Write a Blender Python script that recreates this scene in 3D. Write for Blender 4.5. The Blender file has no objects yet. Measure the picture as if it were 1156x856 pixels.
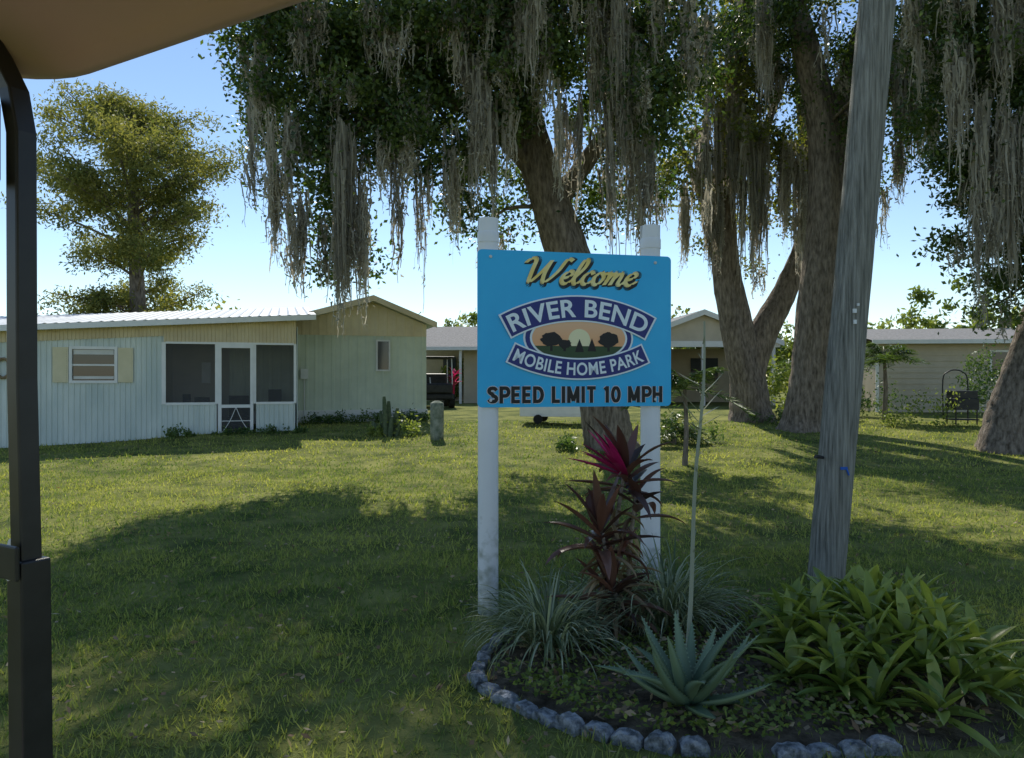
import bpy, math, random
import numpy as np
from mathutils import Vector, Matrix
rng=np.random.default_rng(7); random.seed(7)
scene=bpy.context.scene
R=random.uniform
# ------------------------------------------------------------ materials
def mat(name,c1,c2=None,rough=.75,spec=.3,scale=6.,stretch=(1,1,1),detail=6,bump=0.,bscale=None,
        val=False,trans=0.,tcol=None,ramp=(.35,.65),metal=0.,coat=0.,bdist=.03):
    m=bpy.data.materials.new(name); m.use_nodes=True
    nt=m.node_tree; N=nt.nodes; L=nt.links
    p=N['Principled BSDF']; out=N['Material Output']
    p.inputs['Roughness'].default_value=rough
    p.inputs['Specular IOR Level'].default_value=spec
    p.inputs['Metallic'].default_value=metal
    p.inputs['Coat Weight'].default_value=coat
    tc=N.new('ShaderNodeTexCoord'); mp=N.new('ShaderNodeMapping'); mp.inputs['Scale'].default_value=stretch
    L.new(tc.outputs['Object'],mp.inputs['Vector'])
    col=None
    if c2 is not None:
        mx=N.new('ShaderNodeMix'); mx.data_type='RGBA'
        mx.inputs[6].default_value=(*c1,1); mx.inputs[7].default_value=(*c2,1)
        if val:
            at=N.new('ShaderNodeAttribute'); at.attribute_name='val'
            L.new(at.outputs['Fac'],mx.inputs[0])
        else:
            nz=N.new('ShaderNodeTexNoise'); nz.inputs['Scale'].default_value=scale; nz.inputs['Detail'].default_value=detail
            nz.inputs['Roughness'].default_value=.6
            L.new(mp.outputs[0],nz.inputs['Vector'])
            rp=N.new('ShaderNodeMapRange'); rp.inputs[1].default_value=ramp[0]; rp.inputs[2].default_value=ramp[1]
            L.new(nz.outputs[0],rp.inputs[0]); L.new(rp.outputs[0],mx.inputs[0])
        col=mx.outputs[2]; L.new(col,p.inputs['Base Color'])
    else: p.inputs['Base Color'].default_value=(*c1,1)
    if bump:
        nb=N.new('ShaderNodeTexNoise'); nb.inputs['Scale'].default_value=bscale or scale*2; nb.inputs['Detail'].default_value=6
        nb.inputs['Roughness'].default_value=.65
        L.new(mp.outputs[0],nb.inputs['Vector'])
        b=N.new('ShaderNodeBump'); b.inputs['Strength'].default_value=bump; b.inputs['Distance'].default_value=bdist
        L.new(nb.outputs[0],b.inputs['Height']); L.new(b.outputs[0],p.inputs['Normal'])
    if trans:
        t=N.new('ShaderNodeBsdfTranslucent'); ms=N.new('ShaderNodeMixShader'); ms.inputs[0].default_value=trans
        if col is not None:
            g=N.new('ShaderNodeMix'); g.data_type='RGBA'; g.blend_type='MULTIPLY'; g.inputs[0].default_value=1
            g.inputs[7].default_value=(*(tcol or (1.6,1.6,.8)),1); g.clamp_result=False
            L.new(col,g.inputs[6]); L.new(g.outputs[2],t.inputs[0])
        else: t.inputs[0].default_value=(*c1,1)
        L.new(p.outputs[0],ms.inputs[1]); L.new(t.outputs[0],ms.inputs[2]); L.new(ms.outputs[0],out.inputs[0])
    return m
def seethru(name,c,alpha):
    m=mat(name,c,rough=.6); p=m.node_tree.nodes['Principled BSDF']; p.inputs['Alpha'].default_value=alpha; return m

# ------------------------------------------------------------ mesh helpers
def link(o,parent=None):
    scene.collection.objects.link(o)
    if parent: o.parent=parent
    return o
def empty(name,loc=(0,0,0),rz=0):
    e=bpy.data.objects.new(name,None); e.location=loc; e.rotation_euler=(0,0,rz); e.empty_display_size=.3
    return link(e)
def mk(name,V,F,m,val=None,smooth=False,parent=None):
    V=np.asarray(V,dtype=np.float32); F=np.asarray(F,dtype=np.int32)
    me=bpy.data.meshes.new(name)
    me.vertices.add(len(V)); me.vertices.foreach_set('co',V.ravel())
    k=F.shape[1]
    me.loops.add(F.size); me.loops.foreach_set('vertex_index',F.ravel())
    me.polygons.add(len(F)); me.polygons.foreach_set('loop_start',np.arange(0,F.size,k,dtype=np.int32))
    me.update(calc_edges=True)
    if val is not None:
        a=me.attributes.new('val','FLOAT','POINT'); a.data.foreach_set('value',np.asarray(val,dtype=np.float32))
    me.polygons.foreach_set('use_smooth',np.full(len(F),smooth))
    me.materials.append(m)
    return link(bpy.data.objects.new(name,me),parent)
class B:
    def __init__(s): s.v=[]; s.f=[]; s.a=[]
    def add(s,vs,fs,val=.5):
        o=len(s.v); s.v+= [tuple(x) for x in vs]; s.f+=[tuple(i+o for i in f) for f in fs]
        s.a+= list(val) if hasattr(val,'__len__') else [val]*len(vs)
    def box(s,x0,x1,y0,y1,z0,z1,val=.5):
        s.add([(x0,y0,z0),(x1,y0,z0),(x1,y1,z0),(x0,y1,z0),(x0,y0,z1),(x1,y0,z1),(x1,y1,z1),(x0,y1,z1)],
              [(0,3,2,1),(4,5,6,7),(0,1,5,4),(1,2,6,5),(2,3,7,6),(3,0,4,7)],val)
    def tube(s,pts,rad,sides=10,sub=4,rough=0.,cap=True,val=.5,ridge=0.):
        P=[Vector(p) for p in pts]; n=len(P); Q=[];RR=[]
        for i in range(n-1):
            p0=P[max(i-1,0)];p1=P[i];p2=P[i+1];p3=P[min(i+2,n-1)]
            for j in range(sub):
                t=j/sub
                Q.append(.5*((2*p1)+(p2-p0)*t+(2*p0-5*p1+4*p2-p3)*t*t+(3*p1-p0-3*p2+p3)*t**3)); RR.append(rad[i]*(1-t)+rad[i+1]*t)
        Q.append(P[-1]); RR.append(rad[-1])
        vs=[];fs=[]
        ref=Vector((1,.03,.02)) if abs((Q[1]-Q[0]).normalized().x)<.8 else Vector((0,1,.02))
        ph=R(0,6)
        for i,q in enumerate(Q):
            d=(Q[min(i+1,len(Q)-1)]-Q[max(i-1,0)]).normalized()
            a=(ref-d*ref.dot(d)).normalized(); b=d.cross(a); ref=a
            for k in range(sides):
                th=2*math.pi*k/sides
                r=RR[i]*(1+ridge*math.sin(3*th+ph+i*.15)+ridge*.6*math.sin(5*th-ph+i*.1)+ridge*.4*math.sin(9*th+ph-i*.2)+R(-rough,rough))
                vs.append(q+a*math.cos(th)*r+b*math.sin(th)*r)
        for i in range(len(Q)-1):
            for k in range(sides):
                k2=(k+1)%sides
                fs.append((i*sides+k,i*sides+k2,(i+1)*sides+k2,(i+1)*sides+k))
        if cap:
            fs.append(tuple(range(sides))[::-1]); fs.append(tuple(range((len(Q)-1)*sides,len(Q)*sides)))
        s.add(vs,fs,val)
    def leaf(s,base,az,el,Ln,W,droop,n=7,prof='strap',val=.5,fold=.2,side=0.):
        ca,sa=math.cos(az),math.sin(az); p=Vector(base); vs=[]; fs=[]; e=el; st=Ln/n; a2=az
        for i in range(n+1):
            t=i/n
            if prof=='strap': w=W*(min(1,.45+t*2.2))*(1 if t<.6 else max(.03,1-((t-.6)/.4)**1.8))
            elif prof=='lance': w=W*max(.04,math.sin(math.pi*min(1,.12+t*.88))**.8)
            else: w=W*max(.05,(1-t)**.8)
            sd=Vector((-math.sin(a2),math.cos(a2),0)); d=Vector((math.cos(e)*math.cos(a2),math.cos(e)*math.sin(a2),math.sin(e)))
            nn=sd.cross(d)
            vs+= [p+sd*w/2, p+nn*(fold*w), p-sd*w/2]
            if i<n:
                o=i*3; fs+=[(o,o+1,o+4,o+3),(o+1,o+2,o+5,o+4)]
            p=p+d*st; e-=droop/n*(.4+1.2*t); a2+=side/n
        s.add(vs,fs,val)
    def build(s,name,m,parent=None,smooth=False,bevel=0):
        me=bpy.data.meshes.new(name); me.from_pydata([tuple(v) for v in s.v],[],s.f); me.update()
        a=me.attributes.new('val','FLOAT','POINT'); a.data.foreach_set('value',np.array(s.a,dtype=np.float32))
        me.polygons.foreach_set('use_smooth',np.full(len(s.f),smooth)); me.materials.append(m)
        o=link(bpy.data.objects.new(name,me),parent)
        if bevel:
            b=o.modifiers.new('b','BEVEL'); b.width=bevel; b.segments=2
        return o
# ------------------------------------------------------------ terrain
def sst(t): t=np.clip(t,0,1); return t*t*(3-2*t)
def gz(x,y):
    x=np.asarray(x,float); y=np.asarray(y,float)
    return .5*sst((y-9)/13)*(.25+.75*sst((x+11.5)/6))+.012*np.sin(x*1.7+y*.6)*np.sin(y*1.3-x*.4)
def g(x,y): return float(gz(x,y))
def axis(a,b,st,far): 
    mid=np.arange(a,b+.01,st); o=np.array([3,8,18,40,90,200,400.])*far
    return np.concatenate([a-o[::-1],mid,b+o])
xs=axis(-25,25,.4,1); ys=axis(-6,40,.4,1)
gx,gy=np.meshgrid(xs,ys); V=np.stack([gx.ravel(),gy.ravel(),gz(gx,gy).ravel()],1)
nx=len(xs); i,j=np.meshgrid(np.arange(nx-1),np.arange(len(ys)-1)); q=(j*nx+i).ravel()
m_ground=mat('lawn_soil',(.075,.10,.03),(.28,.28,.085),rough=.95,spec=.05,scale=1.6,bump=.7,bscale=55,detail=9)
mk('ground',V,np.stack([q,q+1,q+nx+1,q+nx],1),m_ground,smooth=True)
bed=[(-.02,4.35),(-.15,4.05),(-.17,3.72),(-.07,3.52),(.08,3.36),(.25,3.2),(.45,3.08),(.7,2.99),(.95,2.95),(1.2,2.96),(1.48,2.99),(1.8,3.02),
     (2.05,3.1),(2.25,3.35),(2.35,3.8),(2.3,4.3),(1.95,4.75),(1.4,5.0),(.9,5.1),(.4,5.0),(.15,4.75)]
BP=np.array(bed)
def inbed(x,y,grow=0):
    c=np.array([1.2,4.0]); P=(BP-c)*(1+grow)+c; ins=np.zeros(len(x),bool); n=len(P)
    for k in range(n):
        x1,y1=P[k];x2,y2=P[(k+1)%n]
        cond=((y1>y)!=(y2>y))&(x<(x2-x1)*(y-y1)/((y2-y1)+1e-9)+x1); ins^=cond
    return ins
m_dirt=mat('bed_soil',(.06,.048,.035),(.22,.18,.13),rough=1,spec=.05,scale=9,bump=1,bscale=45)
b=B(); c=Vector((1.2,4.0,0)); n=len(bed); vs=[];fs=[]
for r,z in ((1.02,.002),(.95,.02),(.7,.045),(.4,.06),(.1,.065)):
    for (x,y) in bed: vs.append((c.x+(x-c.x)*r,c.y+(y-c.y)*r,g(x,y)+z+R(-.008,.008)))
for k in range(4):
    for q2 in range(n): fs.append((k*n+q2,k*n+(q2+1)%n,(k+1)*n+(q2+1)%n,(k+1)*n+q2))
fs.append(tuple(range(4*n,5*n))); b.add(vs,fs); b.build('garden_bed',m_dirt,smooth=True)
def blades(x0,y0,y1,dens,W,Ln):
    area=(y1-y0)*2*(.76*y1+1.2); n=int(area*dens); x=rng.uniform(-(.76*y1+1.2),.76*y1+1.2,n); y=rng.uniform(y0,y1,n)
    k=(np.abs(x)<.76*y+1.2)&~inbed(x,y,-.03)
    k|=(inbed(x,y,0)&(x+y*.8>4.9)&(rng.random(n)<.5))
    k&=~(((x+.15)**2+(y-4.75)**2)<.16**2*rng.uniform(.3,1.6,n))
    # small tussocks: pull blades towards jittered cell centres
    cs_=.085; hx=np.floor(x/cs_); hy=np.floor(y/cs_); h1=np.modf(np.abs(np.sin(hx*12.9898+hy*78.233)*43758.5453))[0]; h2=np.modf(np.abs(np.sin(hx*39.346+hy*11.135)*24634.634))[0]
    pl=rng.uniform(0,.6,n); x=x+((hx+.2+.6*h1)*cs_-x)*pl; y=y+((hy+.2+.6*h2)*cs_-y)*pl
    pat=np.sin(x*2.3+1.3*np.sin(y*1.7))*np.sin(y*2.9+1.1*np.sin(x*2.1))
    p2=np.sin(x*.9+1.9*np.sin(y*.55)+.5)*np.sin(y*.8+1.4*np.sin(x*.7))
    p3=np.sin(x*6.1+2*np.sin(y*4.3))*np.sin(y*6.7+2*np.sin(x*5.1))
    k&=rng.random(n)<(.56+.25*pat+.2*p3)+.06
    x=x[k];y=y[k];pat=pat[k];p2=p2[k];h1=h1[k]; n=len(x); z=gz(x,y)-.004
    th=rng.uniform(0,2*np.pi,n); lean=rng.uniform(.2,1.4,n); L=Ln*rng.uniform(.45,1.25,n)*(.7+.6*h1)
    d=np.stack([np.cos(th)*np.sin(lean),np.sin(th)*np.sin(lean),np.cos(lean)],1)*L[:,None]
    ph=rng.uniform(0,2*np.pi,n); sd=np.stack([np.cos(ph),np.sin(ph),np.zeros(n)],1)*(W*rng.uniform(.6,1.2,n)/2)[:,None]
    p=np.stack([x,y,z],1); V=np.stack([p-sd,p+sd,p+d],1).reshape(-1,3)
    v=np.clip(.40+.16*pat+.22*p2+.35*(h1-.5)+rng.normal(0,.24,n),0,1)
    return V,np.repeat(v,3)
Vs=[];vv=[]
for a in ((0,2.0,6.5,4600,.0095,.055),(0,6.5,12,1500,.014,.058),(0,12,19,450,.026,.06)):
    V,v=blades(*a); Vs.append(V);vv.append(v)
V=np.concatenate(Vs); v=np.concatenate(vv)
m_grass=mat('grass',(.10,.18,.05),(.50,.50,.16),val=True,rough=.6,spec=.2,trans=.5,tcol=(1.3,1.28,.6))
mk('lawn_grass',V,np.arange(len(V)).reshape(-1,3),m_grass,v)
n=4200; y=rng.uniform(2.2,18,n)**1.0; x=rng.uniform(-1,1,n)*(.75*y+1); z=gz(x,y)+rng.uniform(.025,.05,n)
def quads(p,L,W,flat=0):
    n=len(p); a=rng.normal(size=(n,3)); b_=rng.normal(size=(n,3))
    if flat: a[:,2]*=flat; b_[:,2]*=flat
    a/=np.linalg.norm(a,axis=1)[:,None]; b_-=a*(a*b_).sum(1)[:,None]; b_/=np.linalg.norm(b_,axis=1)[:,None]
    a*=(L/2)[:,None]; b_*=(W/2)[:,None]
    return np.stack([p-a,p+b_,p+a*1.,p-b_],1).reshape(-1,3)
V=quads(np.stack([x,y,z],1),rng.uniform(.02,.06,n),rng.uniform(.012,.025,n),.3)
m_dead=mat('dead_leaf',(.13,.08,.045),(.46,.36,.23),val=True,rough=.8,trans=.2)
mk('fallen_leaves',V,np.arange(len(V)).reshape(-1,4),m_dead,np.repeat(rng.random(n),4))

# ------------------------------------------------------------ trees
m_bark=mat('oak_bark',(.085,.068,.052),(.38,.32,.26),rough=.95,spec=.1,scale=7,stretch=(2.4,2.4,.6),bump=1.,bscale=9,detail=9,ramp=(.3,.68),bdist=.07)
m_oak=mat('oak_leaf',(.035,.068,.022),(.14,.19,.055),val=True,rough=.42,spec=.45,trans=.36,tcol=(1.7,1.8,.6))
m_oak2=mat('oak_leaf_pale',(.10,.13,.035),(.27,.28,.08),val=True,rough=.5,spec=.3,trans=.45,tcol=(1.6,1.5,.6))
m_moss=mat('spanish_moss',(.27,.25,.20),(.62,.58,.48),val=True,rough=.95,spec=.05,trans=.45,tcol=(1.1,1.06,1.))
def foliage(name,ells,m,parent,L=.105,W=.06,per=230,cd=3.4):
    P=[];VV=[]
    cents=[]
    for (c,r,dn) in ells:
        vol=4.19*r[0]*r[1]*r[2]; nc=max(4,int(vol*cd*dn))
        d=rng.normal(size=(nc,3)); d/=np.linalg.norm(d,axis=1)[:,None]; rad=rng.random(nc)**(1/2.2)
        C=np.array(c)+d*rad[:,None]*np.array(r)*rng.uniform(.85,1.15,(nc,1))
        for cc in C:
            k=int(per*rng.uniform(.5,1.5)); s=rng.uniform(.13,.3)
            pts=cc+rng.normal(size=(k,3))*np.array([s*1.15,s*1.15,s*.75])
            P.append(pts); VV.append(np.clip(rng.uniform(.05,.7)+rng.normal(0,.22,k),0,1)); cents.append(cc)
    P=np.concatenate(P); v=np.concatenate(VV); n=len(P)
    V=quads(P,L*rng.uniform(.6,1.3,n),W*rng.uniform(.7,1.2,n))
    mk(name,V,np.arange(len(V)).reshape(-1,4),m,np.repeat(v,4),parent=parent)
    return cents
def moss(name,clumps,parent,ws=1.):
    VV=[];FF=[];AA=[];o=0
    for (x,y,zt,Ln,w,dn) in clumps:
        w*=1.2
        k=int(118*dn*max(.4,w/.3)); seg=7; nsub=max(1,int(w/.10))
        subs=[(rng.normal(0,w*.45),rng.normal(0,w*.35),rng.uniform(.4,1.15),rng.uniform(.15,.85),rng.uniform(.03,.06)) for _ in range(nsub+1)]
        for _ in range(k):
            sb=subs[rng.integers(len(subs))]
            u0=rng.random()
            px=x+sb[0]+rng.normal(0,sb[4]); py=y+sb[1]+rng.normal(0,sb[4]); z0=zt+rng.uniform(-.15,.35)-u0**1.5*Ln*sb[2]*.6
            l=Ln*sb[2]*rng.uniform(.3,.75)*(1-.35*u0)
            t=np.linspace(0,1,seg+1); cx=px+np.cumsum(rng.normal(0,.016,seg+1))+ (sb[0]*-.2)*t; cy=py+np.cumsum(rng.normal(0,.016,seg+1))
            z=z0-l*t; wd=ws*rng.uniform(.010,.024)*(1.1-t*.85)*(1+rng.uniform(-.4,.4,seg+1)); an=rng.uniform(0,np.pi)
            dx=np.cos(an)*wd;dy=np.sin(an)*wd
            V=np.empty((2*(seg+1),3)); V[0::2]=np.stack([cx-dx,cy-dy,z],1); V[1::2]=np.stack([cx+dx,cy+dy,z],1)
            q=np.arange(seg)*2+o; FF.append(np.stack([q,q+1,q+3,q+2],1)); VV.append(V); AA.append(np.full(len(V),np.clip(rng.normal(sb[3],.2),0,1))); o+=len(V)
            kc=7; ti=rng.integers(0,seg+1,kc); cp=np.stack([cx[ti],cy[ti],z[ti]],1)+rng.normal(0,.022,(kc,3))
            a=rng.normal(0,.035,(kc,3)); a[:,2]-=.03; s2=rng.normal(0,.009,(kc,3))
            V=np.stack([cp-s2,cp+s2,cp+a+s2*.3,cp+a-s2*.3],1).reshape(-1,3); FF.append(np.arange(kc*4).reshape(-1,4)+o); VV.append(V); AA.append(np.full(len(V),np.clip(rng.normal(sb[3],.25),0,1))); o+=len(V)
    mk(name,np.concatenate(VV),np.concatenate(FF),m_moss,np.concatenate(AA),parent=parent)
def limbs(name,L,parent,m,cents=None,twigs=0):
    b=B(); pts=[]
    for P,rd in L:
        b.tube(P,rd,sides=30 if rd[0]>.15 else 8,sub=9 if rd[0]>.15 else 5,rough=.035,ridge=.08)
        for k in range(len(P)-1):
            for t in (0,.33,.66): pts.append((Vector(P[k]).lerp(Vector(P[k+1]),t),rd[k]))
    if cents is not None:
        idx=rng.choice(len(cents),min(twigs,len(cents)),replace=False)
        up=[p for p in pts if p[0].z>3.5]
        for k in idx:
            c=Vector(cents[k]); a,ra=min(up,key=lambda p:(p[0]-c).length+R(0,1)); mid=a.lerp(c,.5)+Vector((R(-.3,.3),R(-.3,.3),R(0,.5)))
            r0=min(ra*.5,.025+.018*(c-a).length); b.tube([a,mid,c],[r0,r0*.6,.008],sides=6,sub=4,cap=False)
            pts.append((mid,r0*.6))
    b.build(name,m,parent,smooth=True)
# main oak
T=empty('live_oak_tree')
ells=[((-3.2,13.2,7.1),(2.0,1.6,1.8),1.3),((-3.2,13.0,4.9),(.85,.8,1.4),1.5),((-.9,13.2,7.5),(1.9,1.7,1.5),1.3),((2.0,13.1,7.0),(1.5,1.5,1.5),1.3),
      ((-1.3,13.2,5.9),(1.3,1.1,.9),1.3),((-.3,14.9,5.2),(1.1,.7,.9),1.3),((1.7,14.8,5.3),(1.3,.8,.9),1.3),((-4.3,13,8.0),(.9,1.2,1.1),1.1),
      ((.2,12.4,7.7),(1.5,.9,1.0),1.2),((2.1,12.8,5.9),(1.0,.7,.9),1.3),((-.1,13.0,6.4),(.6,.6,.6),1.),((-2.2,12.7,5.6),(.8,.7,.7),1.3),((-4.2,13.0,6.1),(.6,.6,.8),1.1),
      ((-2.9,13.0,3.7),(.45,.5,.6),1.3),((-1.0,14.0,4.9),(.5,.5,.6),1.2),
      ((-1.6,12.6,10.2),(3.0,2.8,1.3),.45),((2.5,12.5,10.2),(3.4,2.8,1.4),.45),((-.6,9.6,10.6),(4,1.9,.9),.5),((3.2,9.3,9.8),(2.4,1.8,.9),.35),((-3.0,10.2,9.4),(1.6,1.4,.9),.4)]  # last row: unseen crown above the frame, added to shade the foreground lawn
ce=foliage('foliage',ells,m_oak,T)
L=[([(1.95,14.3,-.05),(1.86,14.3,.35),(1.72,14.3,1.2),(1.4,14.3,3.0),(.9,14.3,4.35),(.45,14.3,5.7),(.1,14.3,7.2),(-.1,14.2,8.8),(-.3,14,10.5)],[.62,.47,.42,.40,.38,.34,.28,.22,.1]),
   ([(.6,14.3,5.3),(-.6,13.9,6.4),(-2.4,13.4,7.3),(-4.4,13,7.9)],[.2,.15,.1,.04]),
   ([(.3,14.3,6.2),(-1.4,13.6,6.6),(-2.8,13.3,5.9),(-3.4,13.2,4.9)],[.16,.12,.09,.03]),
   ([(.8,14.3,4.8),(1.5,14.5,5.8),(2.3,14,6.9),(3.4,13.6,8.6)],[.2,.17,.13,.06]),
   ([(.1,14.3,7.2),(-.2,12.6,8.6),(0,10.5,9.8),(.3,8.8,10.6)],[.2,.16,.12,.04]),
   ([(0,14.3,7.8),(1.5,13.4,9.2),(3.5,12.4,10.2)],[.18,.13,.04]),([(0,14.3,7.8),(-1.5,13.4,9.2),(-3.5,12.4,10.2)],[.18,.13,.04])]
limbs('trunk',L,T,m_bark,ce,120)
cl=[(-.6,12.0,8.9,3.0,.3,1.6),(-.62,12.3,6.5,3.1,.24,1.9),(.3,11.8,8.8,3.2,.34,1.9),(.15,12.2,7.6,2.4,.3,1.4),(1.75,12.0,8.9,3.8,.42,2.2),(2.0,12.3,6.9,3.3,.36,2.1),(1.4,12.2,8.2,3.0,.26,1.5),
    (-3.7,12.1,5.7,1.7,.32,1.2),(-4.0,12.3,4.8,1.5,.24,1.1),(-2.65,12.1,5.4,3.1,.27,2.0),(-2.5,12.2,4.5,2.5,.22,1.7),(-1.9,12.4,5.4,1.9,.24,1.2),(-1.6,12.7,5.2,2.8,.1,.6),(-.3,12.6,6.2,2.7,.22,1.3),
    (3.0,12.5,7.6,1.8,.3,1.1),(3.45,13.2,5.2,2.8,.05,.22),(-1.3,12.0,8.9,2.2,.3,1.2),(.8,12.5,6.2,1.8,.22,1.0),(2.5,12.3,8.2,2.0,.26,1.1),(-2.1,12.0,7.6,1.6,.25,1),(-3.2,12.0,7.6,1.3,.25,.9),
    (-4.2,12.3,6.8,1.2,.2,.9),(2.3,12.6,5.5,2.0,.22,1.1),(-.9,12.7,5.5,1.8,.2,1.0),(-2.9,12.5,4.1,1.7,.22,1.1),(-3.45,12.2,4.3,1.7,.24,1.2),(-.85,12.2,7.6,2.1,.24,1.2),(2.9,12.7,9,1.9,.25,.9),(.95,12.0,8.6,2.,.24,1.1)]
for k in rng.choice(len(ce),160,replace=False):
    c_=ce[k]; 
    if c_[2]<8.6: cl.append((c_[0],c_[1]-.1,c_[2]-.1,rng.uniform(.4,1.3),.10,.38))
moss('spanish_moss',cl,T)
# two oaks to the right
T=empty('live_oak_tree')
ce=foliage('foliage',[((5.6,18.6,8.6),(1.7,1.4,2.4),.65),((4.3,18.5,6.6),(1.0,.9,1.3),.65),((6.9,18.7,6.6),(.8,.8,1.4),.65),((5.6,19.4,5.2),(1.2,.7,1.0),.5),((6.3,18.5,11.5),(2.4,2.2,1.2),.45)],m_oak2,T,L=.12,W=.065)
limbs('trunk',[([(6.15,19,.2),(6.1,19,.7),(6.0,19,1.5),(5.75,19,2.6),(5.45,19,4.4),(5.4,19,6.6),(5.7,18.9,9),(6.1,18.8,11.5)],[.72,.5,.44,.4,.33,.28,.22,.08]),
   ([(6.0,19,1.5),(6.4,19.1,2.6),(7.1,19.1,3.9),(7.6,19.1,5.4),(7.5,19,7.5),(7.1,18.8,10)],[.38,.34,.28,.24,.18,.06]),
   ([(5.45,19,4.6),(4.9,18.8,5.8),(4.2,18.7,7.5)],[.18,.12,.04]),([(5.4,19,6.2),(6.2,18.8,7.4),(6.9,18.7,9.2)],[.16,.12,.04])],T,m_bark,ce,45)
cl=[(5.3,18.0,8.0,4.2,.4,2.0),(5.85,18.0,7.4,3.6,.36,1.8),(6.5,18.1,7.2,3.1,.34,1.5),(4.6,18.1,7.2,2.7,.34,1.3),(7.0,18.1,7.0,2.8,.34,1.3),(5.0,18.2,6.0,2.8,.26,1.2),(4.1,18.2,6.0,2.0,.24,1.0),(6.2,18.1,9.6,2.4,.34,1.2),(5.5,18.1,9.6,2.2,.3,1.1)]
for k in rng.choice(len(ce),50,replace=False): c_=ce[k]; cl.append((c_[0],c_[1]-.2,c_[2]-.1,rng.uniform(.5,1.6),.14,.38))
moss('spanish_moss',cl,T,1.25)
T=empty('live_oak_tree')
ce=foliage('foliage',[((8.4,16.6,8.8),(1.7,1.4,1.5),.9),((5.6,16.3,9.8),(1.6,1.5,1.1),.6),((7.9,16.3,6.8),(.9,.8,1.2),.8),((7.0,17.6,8.4),(1.2,.6,1.2),.6),((7.8,15.6,11.2),(3,2.6,1.1),.45)],m_oak,T)
limbs('trunk',[([(6.55,17,.15),(6.6,17,.6),(6.75,17,1.6),(6.95,17,3.4),(7.15,17,5.2),(7.1,17,7.2),(6.6,16.8,9),(5.9,16.5,11)],[.6,.43,.38,.37,.36,.33,.28,.1]),
   ([(7.1,17,4.9),(7.5,17,6.4),(7.6,17,8.2),(8.2,16.8,10.5)],[.25,.23,.2,.07]),([(7.6,17,7.4),(8.6,16.7,8.4),(9.4,16.4,9.6)],[.16,.12,.04])],T,m_bark,ce,50)
cl=[(8.3,15.8,8.6,3.2,.34,1.6),(8.9,15.8,8.2,2.6,.3,1.3),(5.3,15.8,9.6,2.8,.34,1.2),(7.8,15.8,6.8,2.3,.24,1.2),(8.3,16.,6.4,1.8,.24,1),(9.3,15.9,9,2.4,.3,1.2),(7.6,15.8,8.6,1.8,.24,1)]
for k in rng.choice(len(ce),26,replace=False): c_=ce[k]; cl.append((c_[0],c_[1]-.2,c_[2]-.1,rng.uniform(.5,1.5),.14,.35))
moss('spanish_moss',cl,T,1.15)
T=empty('live_oak_tree')
ce=foliage('foliage',[((8.7,13.2,6.9),(1.6,1.3,1.6),1.3),((8.3,13.1,5.1),(1.0,.9,1.1),1.3),((8.9,13.1,4.1),(.8,.8,1.4),1.4),((8.0,13.1,3.6),(.4,.5,.7),1.1),((8.75,13.1,2.9),(.5,.5,.7),1.3),((7.5,13.2,8.0),(1.0,1,.9),1.1),((10.2,13,6.5),(1.4,1.3,2.2),.9),((10.0,13.1,3.6),(.9,.8,1.1),1.1),((9.2,12.2,9.8),(2.8,2.6,1.3),.55),((8.2,9.9,9.9),(2.2,1.8,.8),.3)],m_oak,T)
limbs('trunk',[([(9.3,14,0),(9.35,14,.5),(9.6,14,1.3),(10.1,14,2.8),(10.4,13.9,4.8),(10.2,13.7,7),(9.7,13.2,9.6)],[.62,.47,.42,.38,.34,.28,.1]),
   ([(10.3,13.9,5),(9.5,13.7,6.6),(8.6,13.5,7.1),(7.7,13.4,8.4),(7.3,13.2,9.6)],[.24,.2,.17,.13,.05]),([(10.2,13.8,5.6),(9.4,13.5,5.7),(8.5,13.3,5.2)],[.14,.1,.03]),([(9.6,13.7,6.5),(9.0,13.3,7.8),(8.9,12.8,9.2)],[.14,.1,.04])],T,m_bark,ce,60)
cl=[(7.3,12.3,6.9,2.7,.28,1.5),(7.8,12.2,6.0,2.6,.28,1.5),(8.4,12.2,5.7,2.9,.32,1.7),(8.9,12.2,5.8,3.4,.34,1.8),(9.4,12.2,6.2,3.2,.34,1.6),(8.1,12.2,7.8,2.1,.3,1.4),(7.0,12.8,8.1,2.2,.24,1.1),(9.9,12.2,5.2,2.6,.34,1.3),(7.9,12.4,4.4,1.6,.24,1.1),(8.7,12.1,4.3,2.0,.28,1.3),(7.5,12.3,8.8,2.0,.28,1.2),(8.7,12.1,8.0,1.8,.28,1.2)]
for k in rng.choice(len(ce),80,replace=False):
    c_=ce[k]
    if c_[2]<9: cl.append((c_[0],c_[1]-.2,c_[2]-.1,rng.uniform(.4,1.3),.10,.38))
moss('spanish_moss',cl,T)
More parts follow.
